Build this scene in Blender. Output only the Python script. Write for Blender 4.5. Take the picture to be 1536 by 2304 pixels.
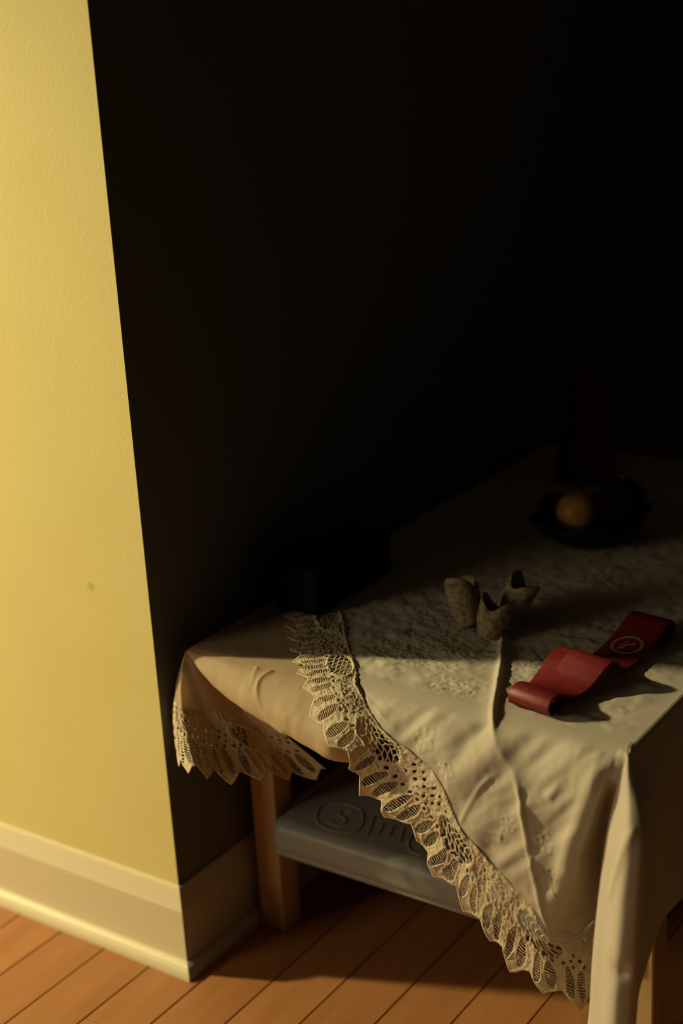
import bpy, bmesh, math, random
import numpy as np
from mathutils import Matrix, Vector

for o in list(bpy.data.objects):
    bpy.data.objects.remove(o, do_unlink=True)
SC = bpy.context.scene
COL = SC.collection

# ------------------------------------------------------------------ camera
cam_d = bpy.data.cameras.new('camera')
cam = bpy.data.objects.new('camera', cam_d); COL.objects.link(cam)
RIGHT = Vector((0.82612812, 0.56083556, -0.0545509))
UP = Vector((-0.13487916, 0.29081504, 0.94722449))
FWD = Vector((-0.5471014, 0.775171, -0.31589551))
m = Matrix((RIGHT, UP, -FWD)).transposed().to_4x4()
m.translation = (1.29938, -1.37690, 1.31735)
cam.matrix_world = m
cam_d.sensor_fit = 'VERTICAL'; cam_d.sensor_height = 36.0; cam_d.sensor_width = 24.0
cam_d.lens = 3333.0 / 2304 * 36
cam_d.clip_start = 0.05
cam_d.dof.use_dof = True
cam_d.dof.focus_distance = 1.90
cam_d.dof.aperture_fstop = 1.6
SC.camera = cam

# ------------------------------------------------------------------ world, lamp, exposure
w = bpy.data.worlds.new('night'); SC.world = w; w.use_nodes = True
w.node_tree.nodes['Background'].inputs[0].default_value = (1.0, 0.88, 0.72, 1)
w.node_tree.nodes['Background'].inputs[1].default_value = 0.011
LAMP = (-2.50, -1.02, 2.05)
ld = bpy.data.lights.new('room_lamp', 'SPOT')          # open side of the shaded lamp in the next room
ld.energy = 485; ld.color = (1.0, 0.84, 0.42); ld.shadow_soft_size = 0.075
ld.spot_size = math.radians(57); ld.spot_blend = 1.0
lamp = bpy.data.objects.new('room_lamp', ld); COL.objects.link(lamp)
lamp.location = LAMP
lamp.rotation_euler = (Vector((0.05, -0.06, 0.26)) - Vector(LAMP)).to_track_quat('-Z', 'Y').to_euler()
gd = bpy.data.lights.new('lamp_fill', 'POINT')   # soft fill added at the lamp to lift the dark side
gd.energy = 30; gd.color = (1.0, 0.82, 0.45); gd.shadow_soft_size = 0.2
soft_fill = bpy.data.objects.new('lamp_fill', gd); COL.objects.link(soft_fill); soft_fill.location = LAMP
pd = bpy.data.lights.new('fill_light_left', 'POINT')     # added fill for the shaded cloth, no real source; behind the camera, left
pd.energy = 72; pd.color = (1.0, 0.80, 0.48); pd.shadow_soft_size = 0.55
fill_left = bpy.data.objects.new('fill_light_left', pd); COL.objects.link(fill_left); fill_left.location = (-1.40, -2.48, 1.20)
SC.view_settings.view_transform = 'Standard'
SC.view_settings.look = 'None'
SC.view_settings.gamma = 1.0
SC.view_settings.use_curve_mapping = False
SC.view_settings.exposure = 0.0

rng = random.Random(7)

# ------------------------------------------------------------------ helpers
def tag(o, label=None, cat=None, group=None, kind=None):
    if label: o['label'] = label
    if cat: o['category'] = cat
    if group: o['group'] = group
    if kind: o['kind'] = kind
    return o

def empty(name, loc):
    o = bpy.data.objects.new(name, None); COL.objects.link(o)
    o.location = loc; o.empty_display_size = 0.05
    return o

def link(name, me, mat=None, parent=None):
    o = bpy.data.objects.new(name, me); COL.objects.link(o)
    if mat is not None and not me.materials: me.materials.append(mat)
    if parent is not None:
        o.parent = parent
        if parent.type == 'EMPTY':
            o.matrix_parent_inverse = Matrix.Translation(parent.location).inverted()
    return o

def mesh_np(name, verts, faces, mat=None, parent=None, smooth=True):
    """verts (n,3) array, faces (m,4) or list"""
    me = bpy.data.meshes.new(name)
    if isinstance(faces, np.ndarray):
        verts = np.asarray(verts, dtype=np.float32); faces = faces.astype(np.int32)
        used = np.unique(faces)
        remap = np.zeros(len(verts), np.int32); remap[used] = np.arange(len(used))
        verts = verts[used]; faces = remap[faces]
        k = faces.shape[1]
        me.vertices.add(len(verts)); me.vertices.foreach_set('co', verts.ravel())
        me.loops.add(faces.size); me.loops.foreach_set('vertex_index', faces.ravel())
        me.polygons.add(len(faces))
        me.polygons.foreach_set('loop_start', np.arange(len(faces), dtype=np.int32) * k)
        me.polygons.foreach_set('loop_total', np.full(len(faces), k, np.int32))
        me.update(calc_edges=True)
    else:
        me.from_pydata([tuple(v) for v in verts], [], faces); me.update()
    me.validate()
    if smooth: me.polygons.foreach_set('use_smooth', [True] * len(me.polygons))
    return link(name, me, mat, parent)

def box_mesh(name, x0, x1, y0, y1, z0, z1, bevel=0.0, seg=2):
    bm = bmesh.new()
    bmesh.ops.create_cube(bm, size=1)
    for v in bm.verts:
        v.co = ((x0 + x1) / 2 + v.co.x * (x1 - x0), (y0 + y1) / 2 + v.co.y * (y1 - y0), (z0 + z1) / 2 + v.co.z * (z1 - z0))
    if bevel > 0:
        bmesh.ops.bevel(bm, geom=list(bm.edges), offset=bevel, segments=seg, profile=0.5, affect='EDGES')
    me = bpy.data.meshes.new(name); bm.to_mesh(me); bm.free()
    if bevel > 0 and seg > 2: me.polygons.foreach_set('use_smooth', [True] * len(me.polygons))
    return me

def lathe(prof, n=48, wave=None):
    """prof list of (r,z) -> verts, faces ; wave(theta, k) -> (dr, dz)"""
    vs = []; fs = []
    for k, (r, z) in enumerate(prof):
        for i in range(n):
            a = 2 * math.pi * i / n
            dr, dz = wave(a, k) if wave else (0, 0)
            vs.append(((r + dr) * math.cos(a), (r + dr) * math.sin(a), z + dz))
    for k in range(len(prof) - 1):
        for i in range(n):
            fs.append((k * n + i, k * n + (i + 1) % n, (k + 1) * n + (i + 1) % n, (k + 1) * n + i))
    return np.array(vs), fs

def cr(pts, n, ts=None):
    """Catmull-Rom through pts (k,d) with chord-length knots; n samples even in the knot parameter"""
    P = np.asarray(pts, float)
    d = np.maximum(np.linalg.norm(np.diff(P, axis=0), axis=1), 1e-5)
    t = np.concatenate([[0], np.cumsum(d)])
    T = np.zeros_like(P)
    for i in range(len(P)):
        if i == 0: T[i] = (P[1] - P[0]) / d[0]
        elif i == len(P) - 1: T[i] = (P[-1] - P[-2]) / d[-1]
        else:
            a = (P[i] - P[i - 1]) / d[i - 1]; b = (P[i + 1] - P[i]) / d[i]
            T[i] = (a * d[i] + b * d[i - 1]) / (d[i] + d[i - 1])
    q = np.linspace(0, t[-1], n) if ts is None else np.asarray(ts) * t[-1]
    k = np.clip(np.searchsorted(t, q, side='right') - 1, 0, len(d) - 1)
    s = ((q - t[k]) / d[k])[:, None]; dd = d[k][:, None]
    return ((2 * s**3 - 3 * s**2 + 1) * P[k] + (s**3 - 2 * s**2 + s) * dd * T[k]
            + (-2 * s**3 + 3 * s**2) * P[k + 1] + (s**3 - s**2) * dd * T[k + 1])

def skin(columns, n, m, warp=None):
    """columns: list of polylines (each its own points) -> grid (n, m, 3), smooth across and along"""
    S = np.array([cr(c, m, warp) for c in columns])           # (k,m,3)
    k = S.shape[0]
    flat = S.reshape(k, m * 3)
    # knots from the mean distance between neighbouring columns, shared by all rows
    d = np.maximum(np.linalg.norm(np.diff(S, axis=0), axis=2).mean(axis=1), 1e-4)
    t = np.concatenate([[0], np.cumsum(d)])
    T = np.zeros_like(flat)
    for i in range(k):
        if i == 0: T[i] = (flat[1] - flat[0]) / d[0]
        elif i == k - 1: T[i] = (flat[-1] - flat[-2]) / d[-1]
        else:
            a = (flat[i] - flat[i - 1]) / d[i - 1]; b = (flat[i + 1] - flat[i]) / d[i]
            T[i] = (a * d[i] + b * d[i - 1]) / (d[i] + d[i - 1])
    q = np.linspace(0, t[-1], n); j = np.clip(np.searchsorted(t, q, side='right') - 1, 0, k - 2)
    s = ((q - t[j]) / d[j])[:, None]; dd = d[j][:, None]
    G = ((2 * s**3 - 3 * s**2 + 1) * flat[j] + (s**3 - 2 * s**2 + s) * dd * T[j]
         + (-2 * s**3 + 3 * s**2) * flat[j + 1] + (s**3 - s**2) * dd * T[j + 1])
    return G.reshape(n, m, 3)

def grid_normals(G):
    du = np.gradient(G, axis=0); dv = np.gradient(G, axis=1)
    N = np.cross(du, dv); L = np.linalg.norm(N, axis=2, keepdims=True)
    return N / np.maximum(L, 1e-12)

def grid_faces(n, m, keep=None, flip=False):
    i, j = np.meshgrid(np.arange(n - 1), np.arange(m - 1), indexing='ij')
    a = i * m + j
    F = np.stack([a, a + m, a + m + 1, a + 1], axis=-1)
    if flip: F = F[..., ::-1]
    F = F.reshape(-1, 4)
    if keep is not None: F = F[keep.reshape(-1)]
    return F

_tab = np.random.RandomState(3).rand(64, 64, 64)
def vnoise(x, y, z):
    x, y, z = np.broadcast_arrays(np.asarray(x, float), np.asarray(y, float), np.asarray(z, float))
    xi = np.floor(x).astype(int); yi = np.floor(y).astype(int); zi = np.floor(z).astype(int)
    f = lambda a: a * a * (3 - 2 * a)
    u, v, ww = f(x - xi), f(y - yi), f(z - zi)
    g = lambda a, b, c: _tab[(xi + a) % 64, (yi + b) % 64, (zi + c) % 64]
    l = lambda p, q, t: p + (q - p) * t
    return l(l(l(g(0,0,0), g(1,0,0), u), l(g(0,1,0), g(1,1,0), u), v),
             l(l(g(0,0,1), g(1,0,1), u), l(g(0,1,1), g(1,1,1), u), v), ww) * 2 - 1

def poly_dist(P, line):
    """distance of points P (...,3) to a polyline (k,3)"""
    P = np.asarray(P); best = np.full(P.shape[:-1], 1e9)
    L = np.asarray(line, float)
    for a, b in zip(L[:-1], L[1:]):
        d = b - a; t = np.clip(((P - a) @ d) / (d @ d), 0, 1)
        best = np.minimum(best, np.linalg.norm(P - (a + t[..., None] * d), axis=-1))
    return best

# ------------------------------------------------------------------ materials
def mat(name, col, rough=0.6, bump=None, vary=None, spec=0.5, sheen=0.0, coat=0.0, trans=0.0, metal=0.0):
    """bump=(scale,strength,distance); vary=(scale,col2,lo,hi)"""
    M = bpy.data.materials.new(name); M.use_nodes = True
    nt = M.node_tree; N = nt.nodes; b = N['Principled BSDF']
    b.inputs['Base Color'].default_value = (*col, 1); b.inputs['Roughness'].default_value = rough
    b.inputs['Specular IOR Level'].default_value = spec; b.inputs['Metallic'].default_value = metal
    b.inputs['Sheen Weight'].default_value = sheen; b.inputs['Coat Weight'].default_value = coat
    tc = N.new('ShaderNodeTexCoord')
    if vary:
        nz = N.new('ShaderNodeTexNoise'); nz.inputs['Scale'].default_value = vary[0]; nz.inputs['Detail'].default_value = 4
        rp = N.new('ShaderNodeValToRGB'); rp.color_ramp.elements[0].position = vary[2]; rp.color_ramp.elements[1].position = vary[3]
        rp.color_ramp.elements[0].color = (*vary[1], 1); rp.color_ramp.elements[1].color = (*col, 1)
        nt.links.new(tc.outputs['Object'], nz.inputs['Vector']); nt.links.new(nz.outputs['Fac'], rp.inputs['Fac'])
        nt.links.new(rp.outputs['Color'], b.inputs['Base Color'])
    if bump:
        nb = N.new('ShaderNodeTexNoise'); nb.inputs['Scale'].default_value = bump[0]; nb.inputs['Detail'].default_value = 3
        bp = N.new('ShaderNodeBump'); bp.inputs['Strength'].default_value = bump[1]; bp.inputs['Distance'].default_value = bump[2]
        nt.links.new(tc.outputs['Object'], nb.inputs['Vector']); nt.links.new(nb.outputs['Fac'], bp.inputs['Height'])
        nt.links.new(bp.outputs['Normal'], b.inputs['Normal'])
    if trans > 0:
        tr = N.new('ShaderNodeBsdfTranslucent'); tr.inputs['Color'].default_value = (*col, 1)
        mx = N.new('ShaderNodeMixShader'); mx.inputs[0].default_value = trans
        out = N['Material Output']
        nt.links.new(b.outputs[0], mx.inputs[1]); nt.links.new(tr.outputs[0], mx.inputs[2]); nt.links.new(mx.outputs[0], out.inputs['Surface'])
    return M

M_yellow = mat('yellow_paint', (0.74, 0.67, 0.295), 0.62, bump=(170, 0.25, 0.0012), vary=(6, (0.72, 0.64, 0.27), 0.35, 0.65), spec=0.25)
def add_blemish(M, pos, r, col):
    nt = M.node_tree; N = nt.nodes; b = N['Principled BSDF']
    src = b.inputs['Base Color'].links[0].from_socket
    tc = [n for n in N if n.bl_idname == 'ShaderNodeTexCoord'][0]
    vd = N.new('ShaderNodeVectorMath'); vd.operation = 'DISTANCE'; vd.inputs[1].default_value = pos
    mr = N.new('ShaderNodeMapRange'); mr.inputs['From Min'].default_value = r * 0.4; mr.inputs['From Max'].default_value = r
    mr.inputs['To Min'].default_value = 0.55; mr.inputs['To Max'].default_value = 0.0
    mx = N.new('ShaderNodeMixRGB'); mx.inputs['Color2'].default_value = (*col, 1)
    nt.links.new(tc.outputs['Object'], vd.inputs[0]); nt.links.new(vd.outputs['Value'], mr.inputs['Value'])
    nt.links.new(mr.outputs['Result'], mx.inputs['Fac']); nt.links.new(src, mx.inputs['Color1'])
    nt.links.new(mx.outputs['Color'], b.inputs['Base Color'])
add_blemish(M_yellow, (-0.1066, 0.0, 0.5844), 0.009, (0.45, 0.35, 0.12))
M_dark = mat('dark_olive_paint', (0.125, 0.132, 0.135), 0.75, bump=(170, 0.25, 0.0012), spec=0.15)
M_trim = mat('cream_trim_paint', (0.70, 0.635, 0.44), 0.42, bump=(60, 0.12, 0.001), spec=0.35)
M_trim_dark = mat('recess_trim', (0.42, 0.40, 0.37), 0.5, bump=(60, 0.12, 0.001), spec=0.25)  # darker, greyer trim colour for the recess baseboard
M_cloth = mat('ivory_linen', (0.64, 0.575, 0.475), 0.72, bump=(900, 0.25, 0.0006), spec=0.18, sheen=0.12, trans=0.2)
M_satin = mat('cream_cotton', (0.70, 0.56, 0.375), 0.6, bump=(900, 0.15, 0.0005), spec=0.25, sheen=0.1, trans=0.5)
M_lace = mat('ivory_lace_thread', (0.68, 0.585, 0.43), 0.8, bump=(1500, 0.3, 0.0006), spec=0.12, trans=0.2)
M_red = mat('red_leather', (0.19, 0.018, 0.022), 0.5, bump=(700, 0.2, 0.0005), vary=(120, (0.15, 0.010, 0.012), 0.3, 0.7), spec=0.4)
M_red_edge = mat('red_leather_edge', (0.34, 0.05, 0.04), 0.6)
M_emblem = mat('cream_print', (0.30, 0.24, 0.16), 0.55)
M_black = mat('black_lacquer', (0.006, 0.006, 0.006), 0.7, spec=0.1)
M_bowl = mat('black_glaze', (0.006, 0.006, 0.006), 0.55, spec=0.15)
M_fruit = mat('golden_peel', (0.62, 0.36, 0.08), 0.45, bump=(80, 0.1, 0.002), vary=(30, (0.5, 0.22, 0.05), 0.35, 0.65))
M_fruit_dark = mat('dark_peel', (0.008, 0.007, 0.005), 0.7, bump=(120, 0.3, 0.002), spec=0.1)
M_bottle = mat('dark_red_brown_glaze', (0.10, 0.028, 0.02), 0.5, spec=0.3)
M_case = mat('grey_plastic', (0.25, 0.26, 0.26), 0.42, bump=(700, 0.15, 0.0005), spec=0.4)
M_weave = mat('straw_weave', (0.32, 0.26, 0.16), 0.8, vary=(160, (0.16, 0.11, 0.06), 0.35, 0.6), spec=0.15)
M_sub = mat('dark_gap', (0.02, 0.008, 0.004), 0.9)

def wood(name, c1, c2, scale=(1, 1, 1), rough=0.35, per_object=0.0, spec=0.4):
    M = bpy.data.materials.new(name); M.use_nodes = True; nt = M.node_tree; N = nt.nodes; b = N['Principled BSDF']
    tc = N.new('ShaderNodeTexCoord'); oi = N.new('ShaderNodeObjectInfo')
    ad = N.new('ShaderNodeVectorMath'); ad.operation = 'MULTIPLY_ADD'; ad.inputs[1].default_value = scale
    sc_ = N.new('ShaderNodeVectorMath'); sc_.operation = 'SCALE'; sc_.inputs['Scale'].default_value = 37.0
    cx = N.new('ShaderNodeCombineXYZ'); nt.links.new(oi.outputs['Random'], cx.inputs[0]); nt.links.new(oi.outputs['Random'], cx.inputs[1])
    nt.links.new(cx.outputs[0], sc_.inputs[0])
    nt.links.new(tc.outputs['Object'], ad.inputs[0]); nt.links.new(sc_.outputs[0], ad.inputs[2])
    nz = N.new('ShaderNodeTexNoise'); nz.inputs['Scale'].default_value = 1.0; nz.inputs['Detail'].default_value = 5; nz.inputs['Roughness'].default_value = 0.6
    nt.links.new(ad.outputs[0], nz.inputs['Vector'])
    rp = N.new('ShaderNodeValToRGB'); rp.color_ramp.elements[0].position = 0.32; rp.color_ramp.elements[1].position = 0.7
    rp.color_ramp.elements[0].color = (*c1, 1); rp.color_ramp.elements[1].color = (*c2, 1)
    nt.links.new(nz.outputs['Fac'], rp.inputs['Fac'])
    hs = N.new('ShaderNodeHueSaturation')
    mr = N.new('ShaderNodeMapRange'); mr.inputs['To Min'].default_value = 1 - per_object; mr.inputs['To Max'].default_value = 1 + per_object
    nt.links.new(oi.outputs['Random'], mr.inputs['Value']); nt.links.new(mr.outputs['Result'], hs.inputs['Value'])
    nt.links.new(rp.outputs['Color'], hs.inputs['Color']); nt.links.new(hs.outputs['Color'], b.inputs['Base Color'])
    b.inputs['Roughness'].default_value = rough; b.inputs['Specular IOR Level'].default_value = spec
    return M
M_floor = wood('maple_plank', (0.33, 0.138, 0.047), (0.43, 0.190, 0.070), (26, 3.0, 10), 0.45, 0.12, 0.3)
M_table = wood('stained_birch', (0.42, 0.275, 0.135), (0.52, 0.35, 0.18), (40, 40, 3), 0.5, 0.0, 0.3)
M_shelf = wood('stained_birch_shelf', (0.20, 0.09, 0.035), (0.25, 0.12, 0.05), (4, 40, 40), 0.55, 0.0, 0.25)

# ------------------------------------------------------------------ the setting
# floor: dark bed with separate planks running along y
fl = link('floor', box_mesh('floor', -3.3, 2.6, -2.6, 3.2, -0.05, -0.006), M_sub); tag(fl, kind='structure')
PW = 0.0905
plank_cache = {}
def plank(x0, y0, y1):
    key = round(y1 - y0, 3)
    if key not in plank_cache:
        me = box_mesh('plank', 0.0008, PW - 0.0008, 0.0006, (y1 - y0) - 0.0006, -0.006, 0.0, 0.0009, 1)
        me.materials.append(M_floor); plank_cache[key] = me
    o = bpy.data.objects.new('plank', plank_cache[key]); COL.objects.link(o); o.parent = fl
    o.location = (x0, y0, 0); return o
k0 = int(math.floor((-3.2 + 0.0475) / PW))
for k in range(k0, k0 + 63):
    x0 = -0.0475 + k * PW
    y = -2.55 + [0.0, 0.62, 0.29, 0.86, 0.45, 0.52][k % 6] * -1.2
    if k == 0: y = -0.166 - 2 * 1.3
    while y < 3.15:
        a, b_ = max(y, -2.58), min(y + 1.3, 3.18)
        if b_ - a > 0.04: plank(x0, a, b_)
        y += 1.3

# walls: one solid corner, yellow on the lit room side, dark paint in the recess
vs = [(-3.2, 0, -0.01), (0, 0, -0.01), (0, 3.2, -0.01), (-0.12, 3.2, -0.01), (-0.12, 0.12, -0.01), (-3.2, 0.12, -0.01)]
verts = [(x, y, z) for z in (-0.01, 2.5) for x, y, _ in vs]
wl = mesh_np('wall_left', verts, [(0, 1, 7, 6), (5, 0, 6, 11), (4, 5, 11, 10), (6, 7, 8, 9, 10, 11), (0, 5, 4, 3, 2, 1)], M_yellow, smooth=False)
tag(wl, kind='structure')
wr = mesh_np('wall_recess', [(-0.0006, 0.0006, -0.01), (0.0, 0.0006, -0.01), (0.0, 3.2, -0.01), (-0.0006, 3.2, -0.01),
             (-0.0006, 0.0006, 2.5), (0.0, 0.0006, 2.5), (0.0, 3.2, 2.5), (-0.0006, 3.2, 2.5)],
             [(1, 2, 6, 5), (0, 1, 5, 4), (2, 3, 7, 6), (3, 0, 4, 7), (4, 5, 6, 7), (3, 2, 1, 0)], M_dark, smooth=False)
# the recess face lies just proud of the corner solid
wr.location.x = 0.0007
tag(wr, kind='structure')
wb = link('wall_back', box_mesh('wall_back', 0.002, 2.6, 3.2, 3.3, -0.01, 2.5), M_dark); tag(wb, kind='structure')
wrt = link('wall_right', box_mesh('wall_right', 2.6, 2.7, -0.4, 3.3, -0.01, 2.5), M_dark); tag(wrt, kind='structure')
ce = link('ceiling', box_mesh('ceiling', -3.3, 2.7, -2.6, 3.3, 2.5, 2.6), mat('ceiling_boards', (0.075, 0.068, 0.055), 0.8)); tag(ce, kind='structure')
wf = link('wall_far_left', box_mesh('wall_far_left', -3.3, -3.2, -2.6, 0.12, -0.01, 2.5), M_yellow); tag(wf, kind='structure')

# baseboards: profile (depth, z) swept and mitred at the outside corner
BP = [(0.0, 0.0), (0.014, 0.0), (0.014, 0.1035), (0.0132, 0.1055), (0.0105, 0.114), (0.0075, 0.124), (0.0048, 0.133), (0.0030, 0.1365), (0.0, 0.1365)]
SP = [(0.0135, 0.0), (0.029, 0.0), (0.0288, 0.006), (0.027, 0.012), (0.0235, 0.0175), (0.0185, 0.0205), (0.0135, 0.0215)]
def sweep(name, prof, path_a, path_b, mt, parent=None):
    """path_a/b: functions depth -> (x,y) of both ends"""
    n = len(prof); vs = [(*path_a(d), z) for d, z in prof] + [(*path_b(d), z) for d, z in prof]
    fs = [(i, (i + 1) % n, n + (i + 1) % n, n + i) for i in range(n)] + [tuple(range(n))[::-1], tuple(range(n, 2 * n))]
    o = mesh_np(name, vs, fs, mt, parent, smooth=False)
    bm = bmesh.new(); bm.from_mesh(o.data); bmesh.ops.recalc_face_normals(bm, faces=bm.faces[:]); bm.to_mesh(o.data); bm.free()
    return o
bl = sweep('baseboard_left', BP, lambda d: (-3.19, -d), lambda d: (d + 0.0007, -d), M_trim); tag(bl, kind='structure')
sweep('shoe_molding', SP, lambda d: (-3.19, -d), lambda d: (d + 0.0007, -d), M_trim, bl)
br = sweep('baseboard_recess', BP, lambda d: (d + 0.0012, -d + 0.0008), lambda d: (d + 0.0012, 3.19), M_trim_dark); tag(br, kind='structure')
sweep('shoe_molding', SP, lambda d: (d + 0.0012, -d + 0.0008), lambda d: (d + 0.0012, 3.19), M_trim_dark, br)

# ------------------------------------------------------------------ table
TX0, TX1, TY0, TY1, TH = 0.034, 0.668, 0.038, 1.128, 0.500
tb = empty('side_table', (0.35, 0.58, 0)); tag(tb, 'brown wooden table with square legs and a low shelf under lace cloths', 'table')
link('table_top', box_mesh('table_top', TX0, TX1, TY0, TY1, 0.468, TH, 0.004, 2), M_table, tb)
for lx in (0.034, 0.630):
    for ly in (0.140, 0.980):
        link('leg', box_mesh('leg', lx, lx + 0.044, ly, ly + 0.044, 0.0, 0.468, 0.003, 2), M_table, tb)
link('apron', box_mesh('apron', 0.078, 0.630, 0.152, 0.170, 0.405, 0.468, 0.002, 1), M_table, tb)
link('apron', box_mesh('apron', 0.078, 0.630, 0.994, 1.012, 0.405, 0.468, 0.002, 1), M_table, tb)
link('apron', box_mesh('apron', 0.652, 0.670, 0.184, 0.980, 0.405, 0.468, 0.002, 1), M_table, tb)
link('apron', box_mesh('apron', 0.038, 0.056, 0.184, 0.980, 0.405, 0.468, 0.002, 1), M_table, tb)
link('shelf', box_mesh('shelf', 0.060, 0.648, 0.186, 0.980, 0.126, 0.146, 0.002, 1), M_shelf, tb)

# ------------------------------------------------------------------ lace
LP = 0.0415        # scallop period
LW = 0.098         # width of the lace band
def lace(u, v, du=0.0):
    """u along the edge, v in from the edge (m). returns solid (bool), height (m)"""
    wu = 0.0030 * vnoise(u * 55, v * 55, np.full_like(u, 11.3)); wv = 0.0022 * vnoise(u * 60, v * 60, np.full_like(u, 15.1))
    inner = np.clip((v - 0.004) / 0.01, 0, 1)
    u = u + wu * inner; v = np.where(v > 0.09, v, v + wv * inner)
    ph = (u / LP) % 1.0; c = ph - 0.5
    tip = np.where(c < 0, (-c) * 2, c * 2)
    solid = v > 0.0175 * np.clip(tip, 0, 1)
    h = np.zeros_like(u)
    edge_d = v - 0.0175 * np.clip(tip, 0, 1)
    h += 0.0006 * np.exp(-((edge_d - 0.002) / 0.0016) ** 2)
    # two petal shaped ladder windows in every scallop
    vv = (v - 0.0125) / 0.0425
    shape = np.sqrt(np.clip(1 - (2 * vv - 1) ** 2, 0, 1)) * (0.55 + 0.45 * np.clip(1.1 - vv * 0.4, 0, 1))
    for cc in (-0.225, 0.225):
        e = np.abs(c - cc * (1.05 - 0.15 * vv)) / np.maximum(0.160 * shape, 1e-4)
        inside = (e < 1 + 0.35 * np.minimum(0, vnoise(u * 45, v * 30, np.full_like(u, 21.0)))) & (vv > 0.02) & (vv < 0.98)
        thread = ((v + 0.0003 * np.sin(u * 500)) / 0.0036) % 1.0 < 0.31
        solid &= ~(inside & ~thread)
        h += 0.00045 * np.exp(-((e - 1.2) / 0.2) ** 2) * ((vv > -0.1) & (vv < 1.1))
        h -= 0.0003 * inside
    # row of small eyelets
    eu = ((u / (LP / 3)) % 1.0 - 0.5) * (LP / 3)
    r1 = np.hypot(eu, v - 0.0575)
    solid &= ~(r1 < 0.0026)
    h += 0.0005 * np.exp(-((r1 - 0.0046) / 0.0014) ** 2)
    # inner field: medallions of open net, sprays of small holes in between
    MP = 0.166
    mu = (((u + 0.030) / MP) % 1.0 - 0.5) * MP
    ell = np.hypot(mu / 0.036, (v - 0.0735) / 0.0185)
    gu = ((mu + 0.006 * np.sin(v * 180)) / 0.0105) % 1.0; gv = ((v + 0.3 * mu) / 0.0075) % 1.0
    net = (gu < 0.22) | (gv < 0.24)
    solid &= ~((ell < 1) & ~net)
    h += 0.0012 * np.exp(-((ell - 1.12) / 0.10) ** 2)
    out = (ell > 1.28) & (v > 0.063) & (v < LW - 0.008)
    s1 = np.sin(2 * np.pi * (u + 0.35 * v) / 0.0158) * np.sin(2 * np.pi * (v - 0.25 * u % 0.02) / 0.0165 + 0.6)
    blob = vnoise(u * 90, v * 90, np.full_like(u, 3.3))
    solid &= ~(out & (s1 > 0.52) & (blob > -0.25))
    h += 0.0007 * (v > 0.012) * vnoise(u * 330, v * 330, np.full_like(u, 1.7)) + 0.0006 * vnoise(u * 150, v * 150, np.full_like(u, 8.7))
    # cord along the inner seam
    h += 0.0007 * np.exp(-((v - (LW - 0.003)) / 0.0016) ** 2)
    return solid, h

def arclen(P):
    d = np.linalg.norm(np.diff(P, axis=0), axis=1)
    return np.concatenate([[0], np.cumsum(d)])

def lace_mesh(name, G, U, V, mt, parent, sign=1.0, u0=0.0):
    """G (n,m,3) grid, U/V (n,m) cloth coordinates in metres"""
    solid_v, h = lace(U + u0, V)
    N = grid_normals(G) * sign
    G = G + N * h[..., None]
    Uc = (U[:-1, :-1] + U[1:, 1:]) / 2 + u0; Vc = (V[:-1, :-1] + V[1:, 1:]) / 2
    sc_, _ = lace(Uc, Vc)
    n, m = U.shape
    o = mesh_np(name, G.reshape(-1, 3), grid_faces(n, m, sc_, flip=sign < 0), mt, parent)
    sm = o.modifiers.new('thickness', 'SOLIDIFY'); sm.thickness = 0.0009; sm.offset = 0
    return o

# ------------------------------------------------------------------ under tablecloth (cream, straight on the table)
uc = empty('tablecloth', (0.35, 0.58, 0.501))
tag(uc, 'cream under cloth with lace edge hanging by the yellow wall corner', 'tablecloth')
HZ = 0.5035
A = np.array((0.0315, 0.030, HZ))
# flat part on the table
nx, ny = 130, 220
X, Y = np.meshgrid(np.linspace(0.0315, 0.676, nx), np.linspace(0.030, 1.132, ny), indexing='ij')
Z = HZ - 0.0008 + 0.0006 * vnoise(X * 22, Y * 22, X * 0) + 0.0004 * vnoise(X * 60, Y * 60, X * 0 + 4)
G = np.stack([X, Y, Z], -1); G[..., 2] = np.maximum(G[..., 2], TH + 0.001)
mesh_np('top_panel', G.reshape(-1, 3), grid_faces(nx, ny), M_satin, uc)
# front drape: slopes out from the table edge and rolls under along a swooping line
SWOOP = [(0.0325, 0.0285, 0.5030), (0.0641, 0.0180, 0.4841), (0.1105, 0.0060, 0.4662), (0.1641, -0.0060, 0.4560),
         (0.2304, -0.0180, 0.4461), (0.2779, -0.0260, 0.4404), (0.3240, -0.0290, 0.4368), (0.3350, -0.0080, 0.4300), (0.3400, 0.0120, 0.4350), (0.3420, 0.0240, 0.4550)]
cols = []
for sx, sy, sz in SWOOP:
    k = min(1.0, (HZ - sz) / 0.05); r = 0.009 * k
    xt = sx - 0.012 * k
    cols.append([(xt, 0.032, HZ - 0.0005), (xt + 0.002 * k, 0.032 - 0.010 * k, HZ - 0.002 * k), (xt + 0.006 * k, 0.030 + (sy - 0.030) * 0.66, HZ - (HZ - sz) * 0.28),
                 (sx - 0.002 * k, 0.030 + (sy - 0.030) * 1.02, HZ - (HZ - sz) * 0.66), (sx, sy, sz), (sx, sy + r, sz - 0.9 * r), (sx, sy + 2.4 * r, sz - 0.3 * r),
                 (sx, min(sy + 5 * r, 0.033), sz + 0.6 * r)])
G = skin(cols, 260, 80)
N = grid_normals(G); N *= np.sign((N * np.array((0, -0.7, 0.7))).sum(-1, keepdims=True).mean())
wr_ = 0.0012 * vnoise(G[..., 0] * 30, G[..., 1] * 30, G[..., 2] * 30) + 0.0006 * vnoise(G[..., 0] * 90, G[..., 1] * 60, G[..., 2] * 60)
c1 = [(0.135, 0.075, 0.504), (0.150, 0.040, 0.504), (0.162, 0.012, 0.492), (0.165, 0.002, 0.475)]
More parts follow.
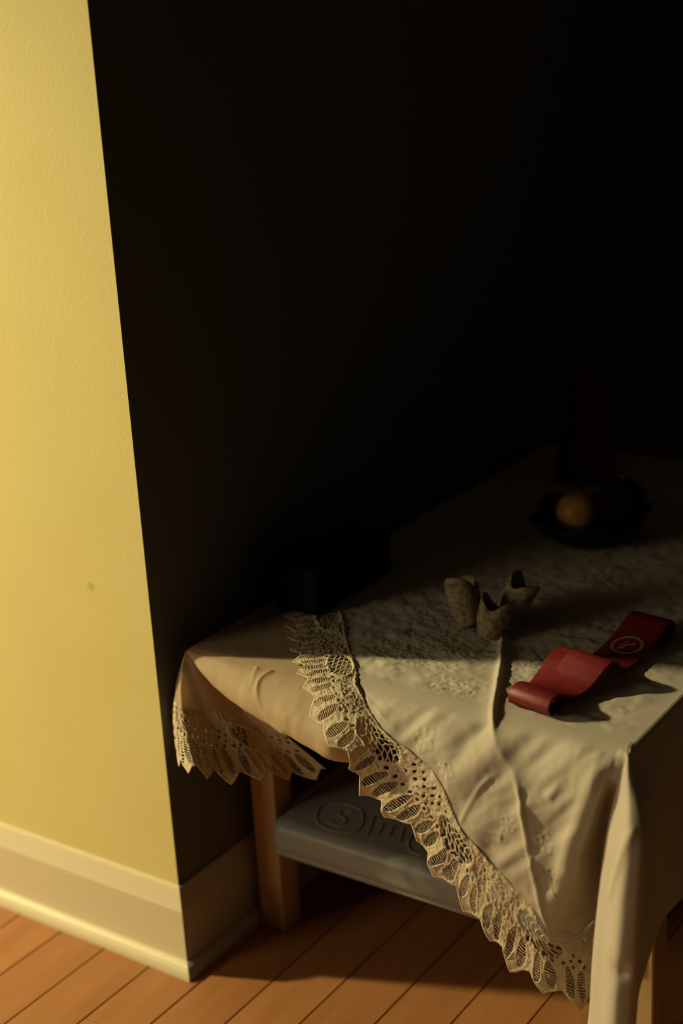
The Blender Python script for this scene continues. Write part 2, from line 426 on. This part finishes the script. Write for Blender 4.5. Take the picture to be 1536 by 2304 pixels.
c2 = [(0.178, 0.030, 0.503), (0.172, 0.010, 0.495), (0.182, -0.004, 0.476), (0.205, -0.014, 0.456), (0.228, -0.018, 0.447)]
wr_ += 0.0028 * np.exp(-(poly_dist(G, cr(c2, 30)) / 0.0035) ** 2) + 0.0020 * np.exp(-(poly_dist(G, cr(c1, 20)) / 0.0030) ** 2)
fade = np.clip((G[..., 0] - 0.04) / 0.05, 0, 1)
G = G + N * (wr_ * fade)[..., None]
mesh_np('front_drape', G.reshape(-1, 3), grid_faces(260, 80), M_satin, uc)
# corner fold: fan from the corner, with ridge, and the drop along the wall; lace on its lower edge
def fan(top, bot, bow=(0, 0, 0)):
    t = np.array(top); b = np.array(bot); bw = np.array(bow)
    return [t, t + (b - t) * 0.12 + bw * 0.5, t + (b - t) * 0.45 + bw, t + (b - t) * 0.75 + bw * 0.6, b]
cols = [fan((0.031, 0.300, HZ), (0.014, 0.300, 0.345), (-0.006, 0, 0)), fan((0.031, 0.160, HZ), (0.013, 0.150, 0.325), (-0.006, 0, 0)),
        fan((0.0310, 0.060, HZ), (0.010, 0.055, 0.338), (-0.006, 0, 0)), fan(A, (0.0240, -0.0020, 0.3570), (-0.010, -0.004, 0)),
        fan(A, (0.055, -0.030, 0.352), (-0.006, -0.004, 0)),
        fan(A, (0.0949, -0.0450, 0.3630), (-0.012, -0.004, 0)), fan(A, (0.0994, -0.0200, 0.3450), (-0.006, 0, 0)), fan(A, (0.1089, 0.0000, 0.3300), (-0.002, 0, 0)), fan(A, (0.1283, 0.0200, 0.3283)),
        fan(A, (0.1460, 0.0420, 0.3265)), fan(A, (0.1626, 0.0700, 0.3170)), fan(A, (0.1782, 0.0950, 0.3080)), fan(A, (0.2068, 0.1150, 0.3148))]
nn, mm = 820, 300
G = skin(cols, nn, mm)
V = np.zeros((nn, mm)); dl = np.linalg.norm(np.diff(G, axis=1), axis=2)
V[:, :-1] = np.cumsum(dl[:, ::-1], axis=1)[:, ::-1]
U = np.repeat(arclen(G[:, -1])[:, None], mm, axis=1)
# columns converge at the corner: taper the lace coordinate so the band stays even
row0 = int(np.argmin(np.abs(V.mean(axis=0) - LW)))
N = grid_normals(G)
G = G + N * (0.0010 * vnoise(G[..., 0] * 45, G[..., 1] * 45, G[..., 2] * 25))[..., None]
mesh_np('corner_drape', G[:, :row0 + 3].reshape(-1, 3), grid_faces(nn, row0 + 3), M_satin, uc)
lace_mesh('lace_border', G[:, row0:], U[:, row0:], np.minimum(V[:, row0:], LW), M_lace, uc, -1.0, 0.012)

# ------------------------------------------------------------------ over tablecloth (laid on the diagonal)
oc = empty('tablecloth', (0.42, 0.58, 0.504))
tag(oc, 'ivory embroidered top cloth laid diagonally, its lace corner hanging over the near end', 'tablecloth')
OZ = 0.5085
# edge curves of the lace band: outer (scalloped) and inner (seam), matched pair by pair
OUT = [(-0.030, 0.320, .507), (0.040, 0.2350, .507), (0.1033, 0.1611, .507), (0.1627, 0.0924, .507), (0.2006, 0.0485, .507), (0.2300, 0.0190, .5065), (0.2540, 0.0000, .4985), (0.2702, -0.0180, .4870),
       (0.2857, -0.0290, .4706), (0.3176, -0.0400, .4573), (0.3361, -0.0360, .4441), (0.3312, -0.0180, .3985), (0.3615, -0.0060, .3608), (0.4095, 0.0000, .3363), (0.4218, 0.0040, .2981),
       (0.4553, 0.0060, .2700), (0.4849, 0.0080, .2299), (0.5149, 0.0100, .2050), (0.5388, 0.0110, .1749), (0.5722, 0.0120, .1642), (0.5995, 0.0120, .1587), (0.6186, 0.0160, .1529), (0.6320, 0.0260, .1402), (0.6400, 0.0400, .1476), (0.675, 0.050, .175)]
INN = [(0.0340, 0.400, OZ), (0.1000, 0.300, OZ), (0.1649, 0.2200, OZ), (0.2236, 0.1450, OZ), (0.2640, 0.1000, OZ), (0.2900, 0.0680, OZ), (0.3124, 0.0336, OZ), (0.3280, 0.0230, .5045),
       (0.3400, 0.0135, .4967), (0.3588, 0.0040, .4866), (0.3798, -0.0040, .4755), (0.4158, -0.0060, .4611), (0.4593, -0.0120, .4326), (0.4772, -0.0150, .3994), (0.4925, -0.0170, .3773),
       (0.5099, -0.0180, .3645), (0.5271, -0.0180, .3488), (0.5514, -0.0180, .3293), (0.5756, -0.0160, .3070), (0.5904, -0.0120, .2867), (0.6036, -0.0060, .2641),
       (0.6106, 0.0060, .2593), (0.6252, 0.0220, .2515), (0.6408, 0.0360, .2704), (0.68, 0.050, .270)]
nn, mm = 1150, 180
cols = []
for k, (o_, i_) in enumerate(zip(OUT, INN)):
    o_ = np.array(o_); i_ = np.array(i_); d = i_ - o_
    on_edge = max(0.0, 1 - abs(k - 8.0) / 4.5)
    bulge = np.array((0.0, -0.55, 0.85)) * 0.011 * on_edge
    cols.append([o_, o_ + d * 0.25 + bulge * 0.75, o_ + d * 0.5 + bulge, o_ + d * 0.75 + bulge * 0.75, i_])
G = skin(cols, nn, mm)
G[..., 2] = np.where((G[..., 1] > 0.034) & (G[..., 2] > 0.49), np.maximum(G[..., 2], 0.5072), G[..., 2])
N = grid_normals(G)
sgn = 1.0 if N[200, 90, 2] > 0 else -1.0
hang = np.clip((0.495 - G[..., 2]) / 0.05, 0, 1)
U = np.repeat(arclen(G[:, mm // 2])[:, None], mm, axis=1)
V = np.repeat(np.linspace(0, 1, mm)[None, :], nn, axis=0) * LW
wave = hang * (0.0020 * np.sin(U * 2 * np.pi / LP) * np.exp(-V / 0.030) + 0.0030 * vnoise(U * 26, V * 20, U * 0) + 0.0014 * vnoise(U * 70, V * 60, U * 0 + 2))
wave += (1 - hang) * (0.0010 + 0.0010 * vnoise(U * 60, V * 60, U * 0 + 6))
G = G + N * (sgn * wave)[..., None]
lace_mesh('lace_border', G, U, V, M_lace, oc, sgn, 0.0)
lace_in = G[:, -1]

# flat part on the table, right of the lace
ny, nx = 560, 240
YS = 0.056
yy = YS + (1.133 - YS) * np.linspace(0, 1, ny) ** 1.6
top_in = np.array([p for p in INN[:7]])[::-1]
xin = np.interp(yy, top_in[:, 1], top_in[:, 0]); xin = np.where(yy > 0.400, 0.0335, xin) - 0.0006
T = np.linspace(0, 1, nx)
X = xin[:, None] + (0.678 - xin[:, None]) * T[None, :]; Y = np.repeat(yy[:, None], nx, 1)
near = np.exp(-((Y - 0.09) / 0.16) ** 2) * np.clip((X - xin[:, None]) / 0.05, 0, 1)
Z = OZ + np.zeros_like(X)
Z += near * (0.0040 * np.maximum(0, vnoise(X * 11 + Y * 4, Y * 34 - X * 6, X * 0 + 1.3)) + 0.0016 * vnoise(X * 26, Y * 60, X * 0 + 2.2))
Z += 0.0011 * vnoise(X * 45, Y * 45, X * 0 + 5.0) + 0.0007 * vnoise(X * 110, Y * 110, X * 0 + 7.0)
# embroidery field far right and crease
emb = np.clip(vnoise(X * 14, Y * 14, X * 0 + 9.1) * 2, 0, 1)
Z += emb * 0.0008 * vnoise(X * 260, Y * 260, X * 0 + 3.0)
CREASE = cr([(0.4000, 0.2620, OZ), (0.4079, 0.2450, OZ), (0.4462, 0.1679, OZ), (0.4790, 0.0955, OZ), (0.5020, 0.0460, OZ), (0.5150, 0.0240, .503), (0.5246, 0.0100, .494), (0.5360, 0.0020, .483),
          (0.5549, -0.0060, .4640), (0.5652, -0.0100, .4371), (0.5748, -0.0120, .3939), (0.5834, -0.0130, .3551), (0.5930, -0.0110, .3078), (0.6036, -0.0060, .2610)], 120)
def crease_height(P):
    d = poly_dist(P, CREASE)
    k = np.clip((0.275 - P[..., 1]) / 0.03, 0, 1)
    return k * (0.0055 * np.exp(-(d / 0.0036) ** 2) + 0.0025 * np.exp(-(d / 0.011) ** 2))
P0 = np.stack([X, Y, np.full_like(X, OZ)], -1)
Zc = crease_height(P0)
nf = np.clip((Y - YS) / 0.03, 0, 1) * np.clip((0.668 - X) / 0.03, 0, 1)
Z = OZ + (Z - OZ) * nf + Zc
Z = np.maximum(Z, 0.5062)
Z = np.where(Y > 0.30, np.maximum(Z - 0.0006, 0.5062), Z)
mesh_np('top_panel', np.stack([X, Y, Z], -1).reshape(-1, 3), grid_faces(ny, nx, flip=True), M_cloth, oc)
lace_z = lambda x, y: OZ

# hanging part: near end, valley, corner fold, right side
def drop(bot, xt=None):
    """column over the near table edge: soft shoulder, then hanging to bot"""
    b = np.array(bot, float); d = OZ - b[2]
    sh = [(0.056, 0.0), (0.044, 0.0006), (0.034, 0.0024), (0.026, 0.0062), (0.019, 0.0125)]   # (y, drop) of the shoulder
    pts = []
    for y, dz in sh:
        if dz < d * 0.8: pts.append(np.array((0.0, y, OZ - dz)))
    last = pts[-1]; rem = last[2] - b[2]
    if rem > 0.06:
        pts.append(np.array((0.0, b[1] + (last[1] - b[1]) * 0.42, last[2] - rem * 0.25)))
        pts.append(np.array((0.0, b[1] + (last[1] - b[1]) * 0.08, last[2] - rem * 0.62)))
    for p in pts:
        f = (OZ - p[2]) / max(d, 1e-4); p[0] = xt + (b[0] - xt) * f
    pts.append(b)
    return pts
B = np.array((0.6845, 0.0260, OZ - 0.0015))
cols = []
top_z = OZ - 0.0003
front = INN[7:21]
XT0 = float(np.interp(YS, top_in[:, 1], top_in[:, 0]))
cols.append([(XT0 - 0.001, YS, OZ), (XT0 + 0.004, 0.050, OZ), (XT0 + 0.010, 0.042, OZ)])
for k, p in enumerate(front):
    xt = XT0 + 0.010 + (p[0] - 0.328) * (0.664 - XT0 - 0.010) / (0.6036 - 0.328)
    cols.append(drop(p, xt))
for p, xt in zip(INN[21:24], (0.6665, 0.6685, 0.6705)):
    cols.append(drop(p, xt))
cols.append([(0.6725, 0.056, OZ), (0.6735, 0.042, OZ - .0008), (0.6750, 0.0305, OZ - .002), (0.677, 0.0235, .499), (0.673, 0.027, .44), (0.668, 0.042, .35), (0.672, 0.050, .272)])
cols.append([(0.6745, 0.056, OZ), (0.6775, 0.040, OZ - .0006), (0.6805, 0.0295, top_z - .001), (0.6825, 0.0245, .499), (0.684, 0.031, .44), (0.690, 0.040, .33), (0.692, 0.044, .18)])
def fold(pts): return [(0.676, 0.056, OZ), (0.679, 0.040, OZ - .0005)] + pts
cols.append(fold([(0.6830, 0.0292, OZ - .0010), (0.6815, 0.0235, .494), (0.6717, 0.0080, .4274), (0.6612, -0.0040, .3066), (0.6505, -0.0080, .125)]))
cols.append(fold([(0.6845, 0.0280, OZ - .0012), (0.6875, 0.0190, .494), (0.6900, -0.0070, .4380), (0.6800, -0.0200, .3200), (0.6710, -0.0260, .120)]))
cols.append(fold([(0.6850, 0.0282, OZ - .0012), (0.6905, 0.0190, .494), (0.7075, -0.0160, .4500), (0.7080, -0.0380, .3400), (0.7000, -0.0460, .120)]))
cols.append([(0.677, 0.056, OZ), (0.680, 0.042, OZ - .0005)] + [(0.6850, 0.0300, OZ - .0012), (0.6915, 0.0210, .494), (0.7150, -0.0130, .4500), (0.7190, -0.0330, .3450), (0.7120, -0.0400, .130)])
cols.append([(0.678, 0.056, OZ), (0.6815, 0.045, OZ - .0006)] + [(0.6850, 0.0390, OZ - .0012), (0.6900, 0.0370, .494), (0.7120, 0.0200, .4500), (0.7180, 0.0100, .3300), (0.7120, 0.0080, .215)])
for yv, xb, zb in ((0.0565, 0.709, 0.250), (0.085, 0.706, 0.262), (0.130, 0.702, 0.252), (0.20, 0.698, 0.2375), (0.34, 0.697, 0.215), (0.60, 0.697, 0.24), (0.90, 0.697, 0.25), (1.133, 0.697, 0.25)):
    cols.append([(0.678, yv, OZ), (0.6830, yv, top_z - .0012), (0.688, yv, .494), (xb - 0.002, yv, .44), (xb, yv, .34), (xb, yv, zb)])
nn, mm = 900, 240
warp = np.linspace(0, 1, mm)
G = skin(cols, nn, mm, warp)
N = grid_normals(G)
if N[nn // 8, mm // 2, 1] > 0: N = -N; flip = True
else: flip = False
CR2 = [(0.5868, 0.0160, .5080), (0.5536, -0.0050, .4804), (0.5168, -0.0100, .4438), (0.4873, -0.0150, .3870)]
CR3 = [(0.6523, 0.0200, .5060), (0.6385, 0.0080, .4930), (0.6199, 0.0000, .4777), (0.6018, -0.0040, .4489)]
CR4 = [(0.6778, 0.0180, .5070), (0.6615, 0.0060, .4829), (0.6477, 0.0000, .4478), (0.6322, -0.0030, .4043), (0.6238, -0.0040, .3609)]
x_, y_, z_ = G[..., 0], G[..., 1], G[..., 2]
frontm = np.clip((0.66 - x_) / 0.03, 0, 1)
inset = np.clip((OZ - z_) / 0.008, 0, 1)
D = np.zeros((nn, mm))
CH = crease_height(G) * frontm * np.clip(0.55 + (G[..., 2] - 0.36) * 5, 0.55, 1)
D += frontm * 0.0020 * np.exp(-(poly_dist(G, cr(CR2, 30)) / 0.0032) ** 2)
D += 0.0035 * np.exp(-(poly_dist(G, cr(CR3, 20)) / 0.0065) ** 2) * np.clip((0.672 - x_) / 0.02, 0, 1) * inset
D += 0.0105 * np.exp(-(poly_dist(G, cr(CR4, 30)) / 0.014) ** 2) * np.clip((0.672 - x_) / 0.02, 0, 1) * inset
D += frontm * inset * (0.0050 * vnoise((x_ - z_) * 24, y_ * 0, (z_ + x_) * 7) + 0.0018 * vnoise((x_ - z_) * 62, y_ * 0 + 2, (z_ + x_) * 15) + 0.0003 * vnoise(x_ * 130, y_ * 0 + 5, z_ * 130))
D += 0.0030 * np.exp(-(poly_dist(G, [(0.712, -0.020, .440), (0.698, -0.026, .395), (0.684, -0.024, .350)]) / 0.0055) ** 2)
D -= 0.0070 * np.exp(-(np.linalg.norm(G - np.array((0.7080, -0.040, .268)), axis=-1) / 0.013) ** 2)
side = np.clip((x_ - 0.69) / 0.01, 0, 1) * inset
D += side * 0.0015 * vnoise(x_ * 5, y_ * 20, z_ * 14)
# embroidered sprays (raised thread)
def spray(cx, cz, s, seed):
    """a small flower: petal loops round a centre, a curved stem and two leaves"""
    r = random.Random(seed); out = []; a0 = r.uniform(0, 6.28)
    for q in range(5):
        a = a0 + q * 2 * math.pi / 5; R_ = s * r.uniform(0.40, 0.52); w_ = R_ * 0.42
        out.append([(cx + R_ * t * math.cos(a) - w_ * math.sin(math.pi * t) * sd * math.sin(a), cz + R_ * t * math.sin(a) + w_ * math.sin(math.pi * t) * sd * math.cos(a))
                    for sd, ts in ((1, (0.1, 0.35, 0.65, 1.0)), (-1, (0.65, 0.35, 0.1))) for t in ts])
    b = -2.2 + r.uniform(-0.4, 0.4)
    st_ = [(cx + s * t * math.cos(b + 0.5 * t), cz + s * t * math.sin(b + 0.5 * t)) for t in (0.1, 0.5, 0.9, 1.3)]
    out.append(st_)
    for sd in (1, -1):
        p = st_[2]; out.append([p, (p[0] + 0.22 * s * math.cos(b + sd), p[1] + 0.22 * s * math.sin(b + sd)), (p[0] + 0.45 * s * math.cos(b + 0.7 * sd), p[1] + 0.45 * s * math.sin(b + 0.7 * sd))])
    return out
flat2 = np.stack([x_, z_, np.zeros_like(x_)], -1)
for cx, cz, s, sd in ((0.430, 0.476, 0.034, 1), (0.464, 0.450, 0.028, 2), (0.598, 0.388, 0.030, 3), (0.606, 0.348, 0.026, 4), (0.553, 0.402, 0.024, 5)):
    for pl in spray(cx, cz, s, sd):
        dd = poly_dist(flat2, [(a, b, 0) for a, b in pl])
        D += frontm * 0.0006 * np.exp(-(dd / 0.0011) ** 2)
fade = np.clip((np.linalg.norm(G - G[:, :1], axis=-1) - 0.004) / 0.02, 0, 1)
seamfade = np.clip((np.linalg.norm(G - G[:, -1:], axis=-1)) / 0.012, 0, 1); seamfade = np.where(x_ < 0.645, seamfade, 1)
G = G + N * (D * fade * (0.15 + 0.85 * seamfade) + CH)[..., None]
hd = mesh_np('hanging_panel', G.reshape(-1, 3), grid_faces(nn, mm, flip=flip), M_cloth, oc)
sm = hd.modifiers.new('thickness', 'SOLIDIFY'); sm.thickness = 0.0006; sm.offset = -1

# ------------------------------------------------------------------ things on the table
TZ = 0.5105
# black box by the wall
bx = empty('black_box', (0.097, 0.30, TZ)); tag(bx, 'plain black box standing on the cloth beside the dark wall', 'box')
link('box_body', box_mesh('box_body', 0.057, 0.136, 0.196, 0.398, TZ, TZ + 0.055, 0.005, 4), M_black, bx)
link('lid', box_mesh('lid', 0.056, 0.137, 0.195, 0.399, TZ + 0.0555, TZ + 0.070, 0.004, 4), M_black, bx)

# cluster of three small woven cups
cups = empty('woven_cup_cluster', (0.37, 0.27, TZ)); tag(cups, 'cluster of three small woven straw cups with open mouths behind the red strap', 'basket')
def cup(base, top, r0, r1, seed):
    base = Vector(base); top = Vector(top); ax = (top - base); Ln = ax.length; q = ax.to_track_quat('Z', 'Y')
    n = 64; rows = 26; r = random.Random(seed); a0 = math.radians(15 + r.uniform(-12, 12))
    prof = []
    for k in range(rows + 1):
        t = k / rows; prof.append((r0 + (r1 - r0) * (t ** 0.8) + 0.0035 * math.sin(t * math.pi), t * Ln))
    for k in range(rows, 3, -1):
        t = k / rows; prof.append((r0 + (r1 - r0) * (t ** 0.8) + 0.0035 * math.sin(t * math.pi) - 0.0022, t * Ln + (0.0006 if k == rows else 0)))
    prof.append((0.0008, 4 / rows * Ln))
    def wv(a, k):
        t = prof[k][1] / Ln
        lip = 0.0085 * max(0, t - 0.55) / 0.45 * math.sin(2 * (a + a0)) + 0.003 * max(0, t - 0.6) * math.sin(5 * a + a0)
        wv_ = 0.0007 * math.sin(a * 32) * math.sin(t * 26 * math.pi) if k <= rows else 0
        return (wv_ + 0.25 * lip, lip)
    V, F = lathe(prof, n, wv)
    V = np.array([q @ Vector(v) + base for v in V])
    V[:, 2] = np.maximum(V[:, 2], TZ - 0.0005)
    return mesh_np('cup', V, F, M_weave, cups)
cup((0.350, 0.262, TZ + 0.003), (0.326, 0.277, TZ + 0.057), 0.013, 0.0235, 1)
cup((0.388, 0.243, TZ), (0.394, 0.258, TZ + 0.045), 0.015, 0.0215, 6)
cup((0.382, 0.292, TZ + 0.003), (0.408, 0.310, TZ + 0.058), 0.013, 0.0210, 3)

# red leather strap
st = empty('leather_strap', (0.565, 0.20, TZ)); tag(st, 'dark red leather strap lying in loops with a round cream mark', 'strap')
SPATH = [(0.541, 0.203, 0.026), (0.538, 0.178, 0.022), (0.537, 0.150, 0.010), (0.537, 0.120, 0.003), (0.538, 0.095, 0.001), (0.539, 0.078, 0.0012), (0.540, 0.069, 0.006), (0.540, 0.066, 0.014),
         (0.541, 0.071, 0.022), (0.543, 0.081, 0.0250), (0.545, 0.094, 0.0215), (0.548, 0.110, 0.0125), (0.552, 0.130, 0.0085), (0.557, 0.147, 0.0130), (0.562, 0.162, 0.0225), (0.566, 0.174, 0.0300), (0.569, 0.184, 0.0325),
         (0.570, 0.194, 0.0285), (0.570, 0.207, 0.0170), (0.570, 0.224, 0.0080), (0.571, 0.248, 0.0055), (0.572, 0.275, 0.0075), (0.574, 0.300, 0.0130), (0.576, 0.325, 0.0215), (0.577, 0.343, 0.0265),
         (0.578, 0.354, 0.0250), (0.579, 0.360, 0.0180), (0.579, 0.356, 0.0090), (0.578, 0.342, 0.0040), (0.577, 0.318, 0.0025)]
SN = 200
path = cr(SPATH, SN) + np.array((0, 0, TZ))
tan = np.gradient(path, axis=0); tan /= np.linalg.norm(tan, axis=1, keepdims=True)
wd = np.array((0.985, -0.17, 0.0)); wd = wd / np.linalg.norm(wd)
wdir = wd - tan * (tan @ wd)[:, None]; wdir /= np.linalg.norm(wdir, axis=1, keepdims=True)
nrm = np.cross(wdir, tan)
HWID = 0.030
def strap_point(i, ww, off):
    """i float index, ww -1..1, off along normal"""
    k = min(int(i), SN - 2); f = i - k
    l = lambda a: a[k] * (1 - f) + a[k + 1] * f
    return l(path) + l(wdir) * HWID * ww + l(nrm) * off
thk = 0.0011
sec = [(-1, -thk), (-0.97, -thk * 1.25), (0.97, -thk * 1.25), (1, -thk), (1, thk), (0.97, thk * 1.25), (-0.97, thk * 1.25), (-1, thk)]
vs = [strap_point(i, a, b) for i in np.linspace(0, SN - 1.001, 260) for a, b in sec]
ns = len(sec); fs = [(i * ns + j, i * ns + (j + 1) % ns, (i + 1) * ns + (j + 1) % ns, (i + 1) * ns + j) for i in range(259) for j in range(ns)]
fs += [tuple(range(ns))[::-1], tuple(259 * ns + j for j in range(ns))]
so = mesh_np('band', vs, fs, M_red, st)
bm = bmesh.new(); bm.from_mesh(so.data); bmesh.ops.recalc_face_normals(bm, faces=bm.faces[:]); bm.to_mesh(so.data); bm.free()
# oval emblem printed on the far flat stretch
ci = int(np.argmin(np.abs(path[:, 1] - 0.280) + (np.arange(SN) < 110) * 9 + (path[:, 2] < TZ + 0.004) * 9))
step = np.linalg.norm(path[ci + 1] - path[ci])
up_sign = 1.0 if nrm[ci, 2] > 0 else -1.0
def on_strap(a, b):   # a along (m), b across (m)
    return strap_point(ci + a / step, b / HWID, up_sign * (thk * 1.25 + 0.0003))
def ribbon(pts, hw, closed):
    vs = []; fs = []; n = len(pts)
    for k in range(n):
        p = np.array(pts[k]); q = np.array(pts[(k + 1) % n] if closed or k < n - 1 else pts[k]); r = np.array(pts[k - 1] if closed or k > 0 else pts[k])
        d = q - r; d = d / max(np.linalg.norm(d), 1e-9); nn_ = np.array((-d[1], d[0])) * hw
        for s_ in (1, -1):
            a, b = p + nn_ * s_; P = on_strap(a, b); vs.append(P)
    for k in range(n if closed else n - 1):
        a = 2 * k; b = 2 * ((k + 1) % n); fs.append((a, a + 1, b + 1, b))
    return vs, fs
V1, F1 = ribbon([(0.0195 * math.cos(t), 0.0195 * math.sin(t)) for t in np.linspace(0, 2 * math.pi, 48, endpoint=False)], 0.0021, True)
em = mesh_np('round_mark', V1, F1, M_emblem, st); em['label'] = 'cream ring mark'
V2, F2 = ribbon([(-0.010, -0.009), (-0.004, -0.003), (0.001, -0.002), (0.004, 0.004), (0.009, 0.008)], 0.0026, False)
mesh_np('mark_stroke', V2, F2, M_emblem, em)
V2, F2 = ribbon([(-0.003, -0.011), (0.003, -0.007), (0.009, -0.003)], 0.0012, False)
mesh_np('mark_stroke', V2, F2, M_emblem, em)

# black bowl with fruit
bw = empty('bowl', (0.345, 0.650, TZ)); tag(bw, 'black bowl with wavy rim holding fruit at the back of the table', 'bowl')
prof = [(0.004, 0.0), (0.040, 0.0), (0.044, 0.003), (0.058, 0.010), (0.076, 0.024), (0.088, 0.040), (0.093, 0.052), (0.0915, 0.0535), (0.086, 0.042), (0.074, 0.028), (0.056, 0.015), (0.030, 0.009), (0.002, 0.008)]
def bwave(a, k):
    z = prof[k][1]; f = max(0, (z - 0.02) / 0.034)
    return (0.006 * f * math.sin(5 * a + 0.5), 0.006 * f * math.sin(5 * a + 0.5) + 0.008 * f * math.cos(a - 0.5))
V, F = lathe(prof, 72, bwave); V = V + np.array((0.345, 0.650, TZ))
mesh_np('bowl_shell', V, F, M_bowl, bw)
def fruit(name, c, r, mt, parent, sz=1.0, pear=0.0, label=None):
    pr = []
    for k in range(25):
        t = math.pi * k / 24; rr = r * math.sin(t) * (1 - pear * 0.35 * (1 + math.cos(math.pi - t)) / 2)
        z = -r * sz * math.cos(t) * (1 + 0.25 * pear * (t > math.pi / 2))
        z += -0.10 * r * math.exp(-((math.pi - t) / 0.35) ** 2) * (1 - pear)
        pr.append((max(rr, 1e-5), z))
    V, F = lathe(pr, 32); o = mesh_np('peel', V + np.array(c), F, mt, parent)
    sp, sf = lathe([(0.0012, 0), (0.0012, r * 0.22), (0.0016, r * 0.28), (0.0001, r * 0.285)], 8)
    mesh_np('stem', sp + np.array((c[0], c[1], c[2] + pr[-1][1] - 0.002)), sf, M_shelf, parent)
f1 = empty('fruit', (0.327, 0.645, TZ + 0.012)); tag(f1, 'round golden fruit glinting inside the black bowl', 'fruit')
fruit('fruit', (0.327, 0.645, TZ + 0.047), 0.033, M_fruit, f1)
f2 = empty('fruit', (0.390, 0.668, TZ + 0.012)); tag(f2, 'larger black fruit on the right side of the bowl', 'fruit')
fruit('fruit', (0.3925, 0.670, TZ + 0.066), 0.038, M_fruit_dark, f2, 1.05)

# dark bottle shaped vase
bo = empty('bottle', (0.196, 0.950, TZ)); tag(bo, 'dark reddish-brown long-necked bottle behind the black bowl', 'bottle')
prof = [(0.002, 0), (0.047, 0), (0.051, 0.004), (0.0525, 0.015), (0.0515, 0.030), (0.047, 0.050), (0.041, 0.068), (0.0375, 0.085), (0.0355, 0.11), (0.0345, 0.15), (0.0345, 0.178)]
V, F = lathe(prof, 56); mesh_np('bottle_body', V + np.array((0.196, 0.950, TZ)), F, M_bottle, bo)
prof = [(0.0345, 0.178), (0.0365, 0.180), (0.0370, 0.186), (0.0365, 0.191), (0.0340, 0.193), (0.0305, 0.191), (0.0300, 0.170), (0.0290, 0.080), (0.0005, 0.060)]
V, F = lathe(prof, 56); mesh_np('neck_rim', V + np.array((0.196, 0.950, TZ)), F, M_bottle, bo)

# grey case on the shelf
cs = empty('storage_case', (0.35, 0.36, 0.146)); tag(cs, 'flat grey plastic case with pressed panel lines on the table shelf', 'case')
link('case_body', box_mesh('case_body', 0.083, 0.615, 0.124, 0.556, 0.1465, 0.158, 0.004, 3), M_case, cs)
lidm = box_mesh('lid', 0.080, 0.618, 0.116, 0.564, 0.1520, 0.208, 0.020, 6)
lid = link('lid', lidm, M_case, cs)
def bead(name, pts, r, parent, mt):
    """raised round bead along a polyline on the lid"""
    P = np.array([(x, y, 0.2075) for x, y in pts]); C = cr(P, max(8, len(pts) * 8)); T_ = np.gradient(C, axis=0); T_ /= np.linalg.norm(T_, axis=1, keepdims=True)
    S_ = np.cross(T_, (0, 0, 1)); vs = []; fs = []
    for c, s_ in zip(C, S_):
        for a in (0, 45, 90, 135, 180): vs.append(c + s_ * r * math.cos(math.radians(a)) + np.array((0, 0, r * 0.8 * math.sin(math.radians(a)))))
    for k in range(len(C) - 1):
        for j in range(4): fs.append((k * 5 + j, k * 5 + j + 1, k * 5 + 6 + j, k * 5 + 5 + j))
    return mesh_np(name, vs, fs, mt, parent)
for pts in ([(0.128, 0.182), (0.146, 0.150), (0.156, 0.143), (0.200, 0.143), (0.212, 0.150), (0.213, 0.160), (0.196, 0.196), (0.186, 0.206), (0.142, 0.206), (0.130, 0.198), (0.128, 0.182)],
            [(0.178, 0.196), (0.165, 0.194), (0.164, 0.182), (0.182, 0.172), (0.186, 0.160), (0.176, 0.153), (0.162, 0.156)],
            [(0.214, 0.200), (0.234, 0.150)], [(0.236, 0.190), (0.246, 0.162)], [(0.252, 0.192), (0.262, 0.164)], [(0.268, 0.194), (0.284, 0.158)],
            [(0.286, 0.196), (0.300, 0.156), (0.310, 0.146), (0.328, 0.146), (0.334, 0.156), (0.318, 0.196)], [(0.312, 0.176), (0.318, 0.160)]):
    bead('pressed_line', pts, 0.0023, lid, M_case)
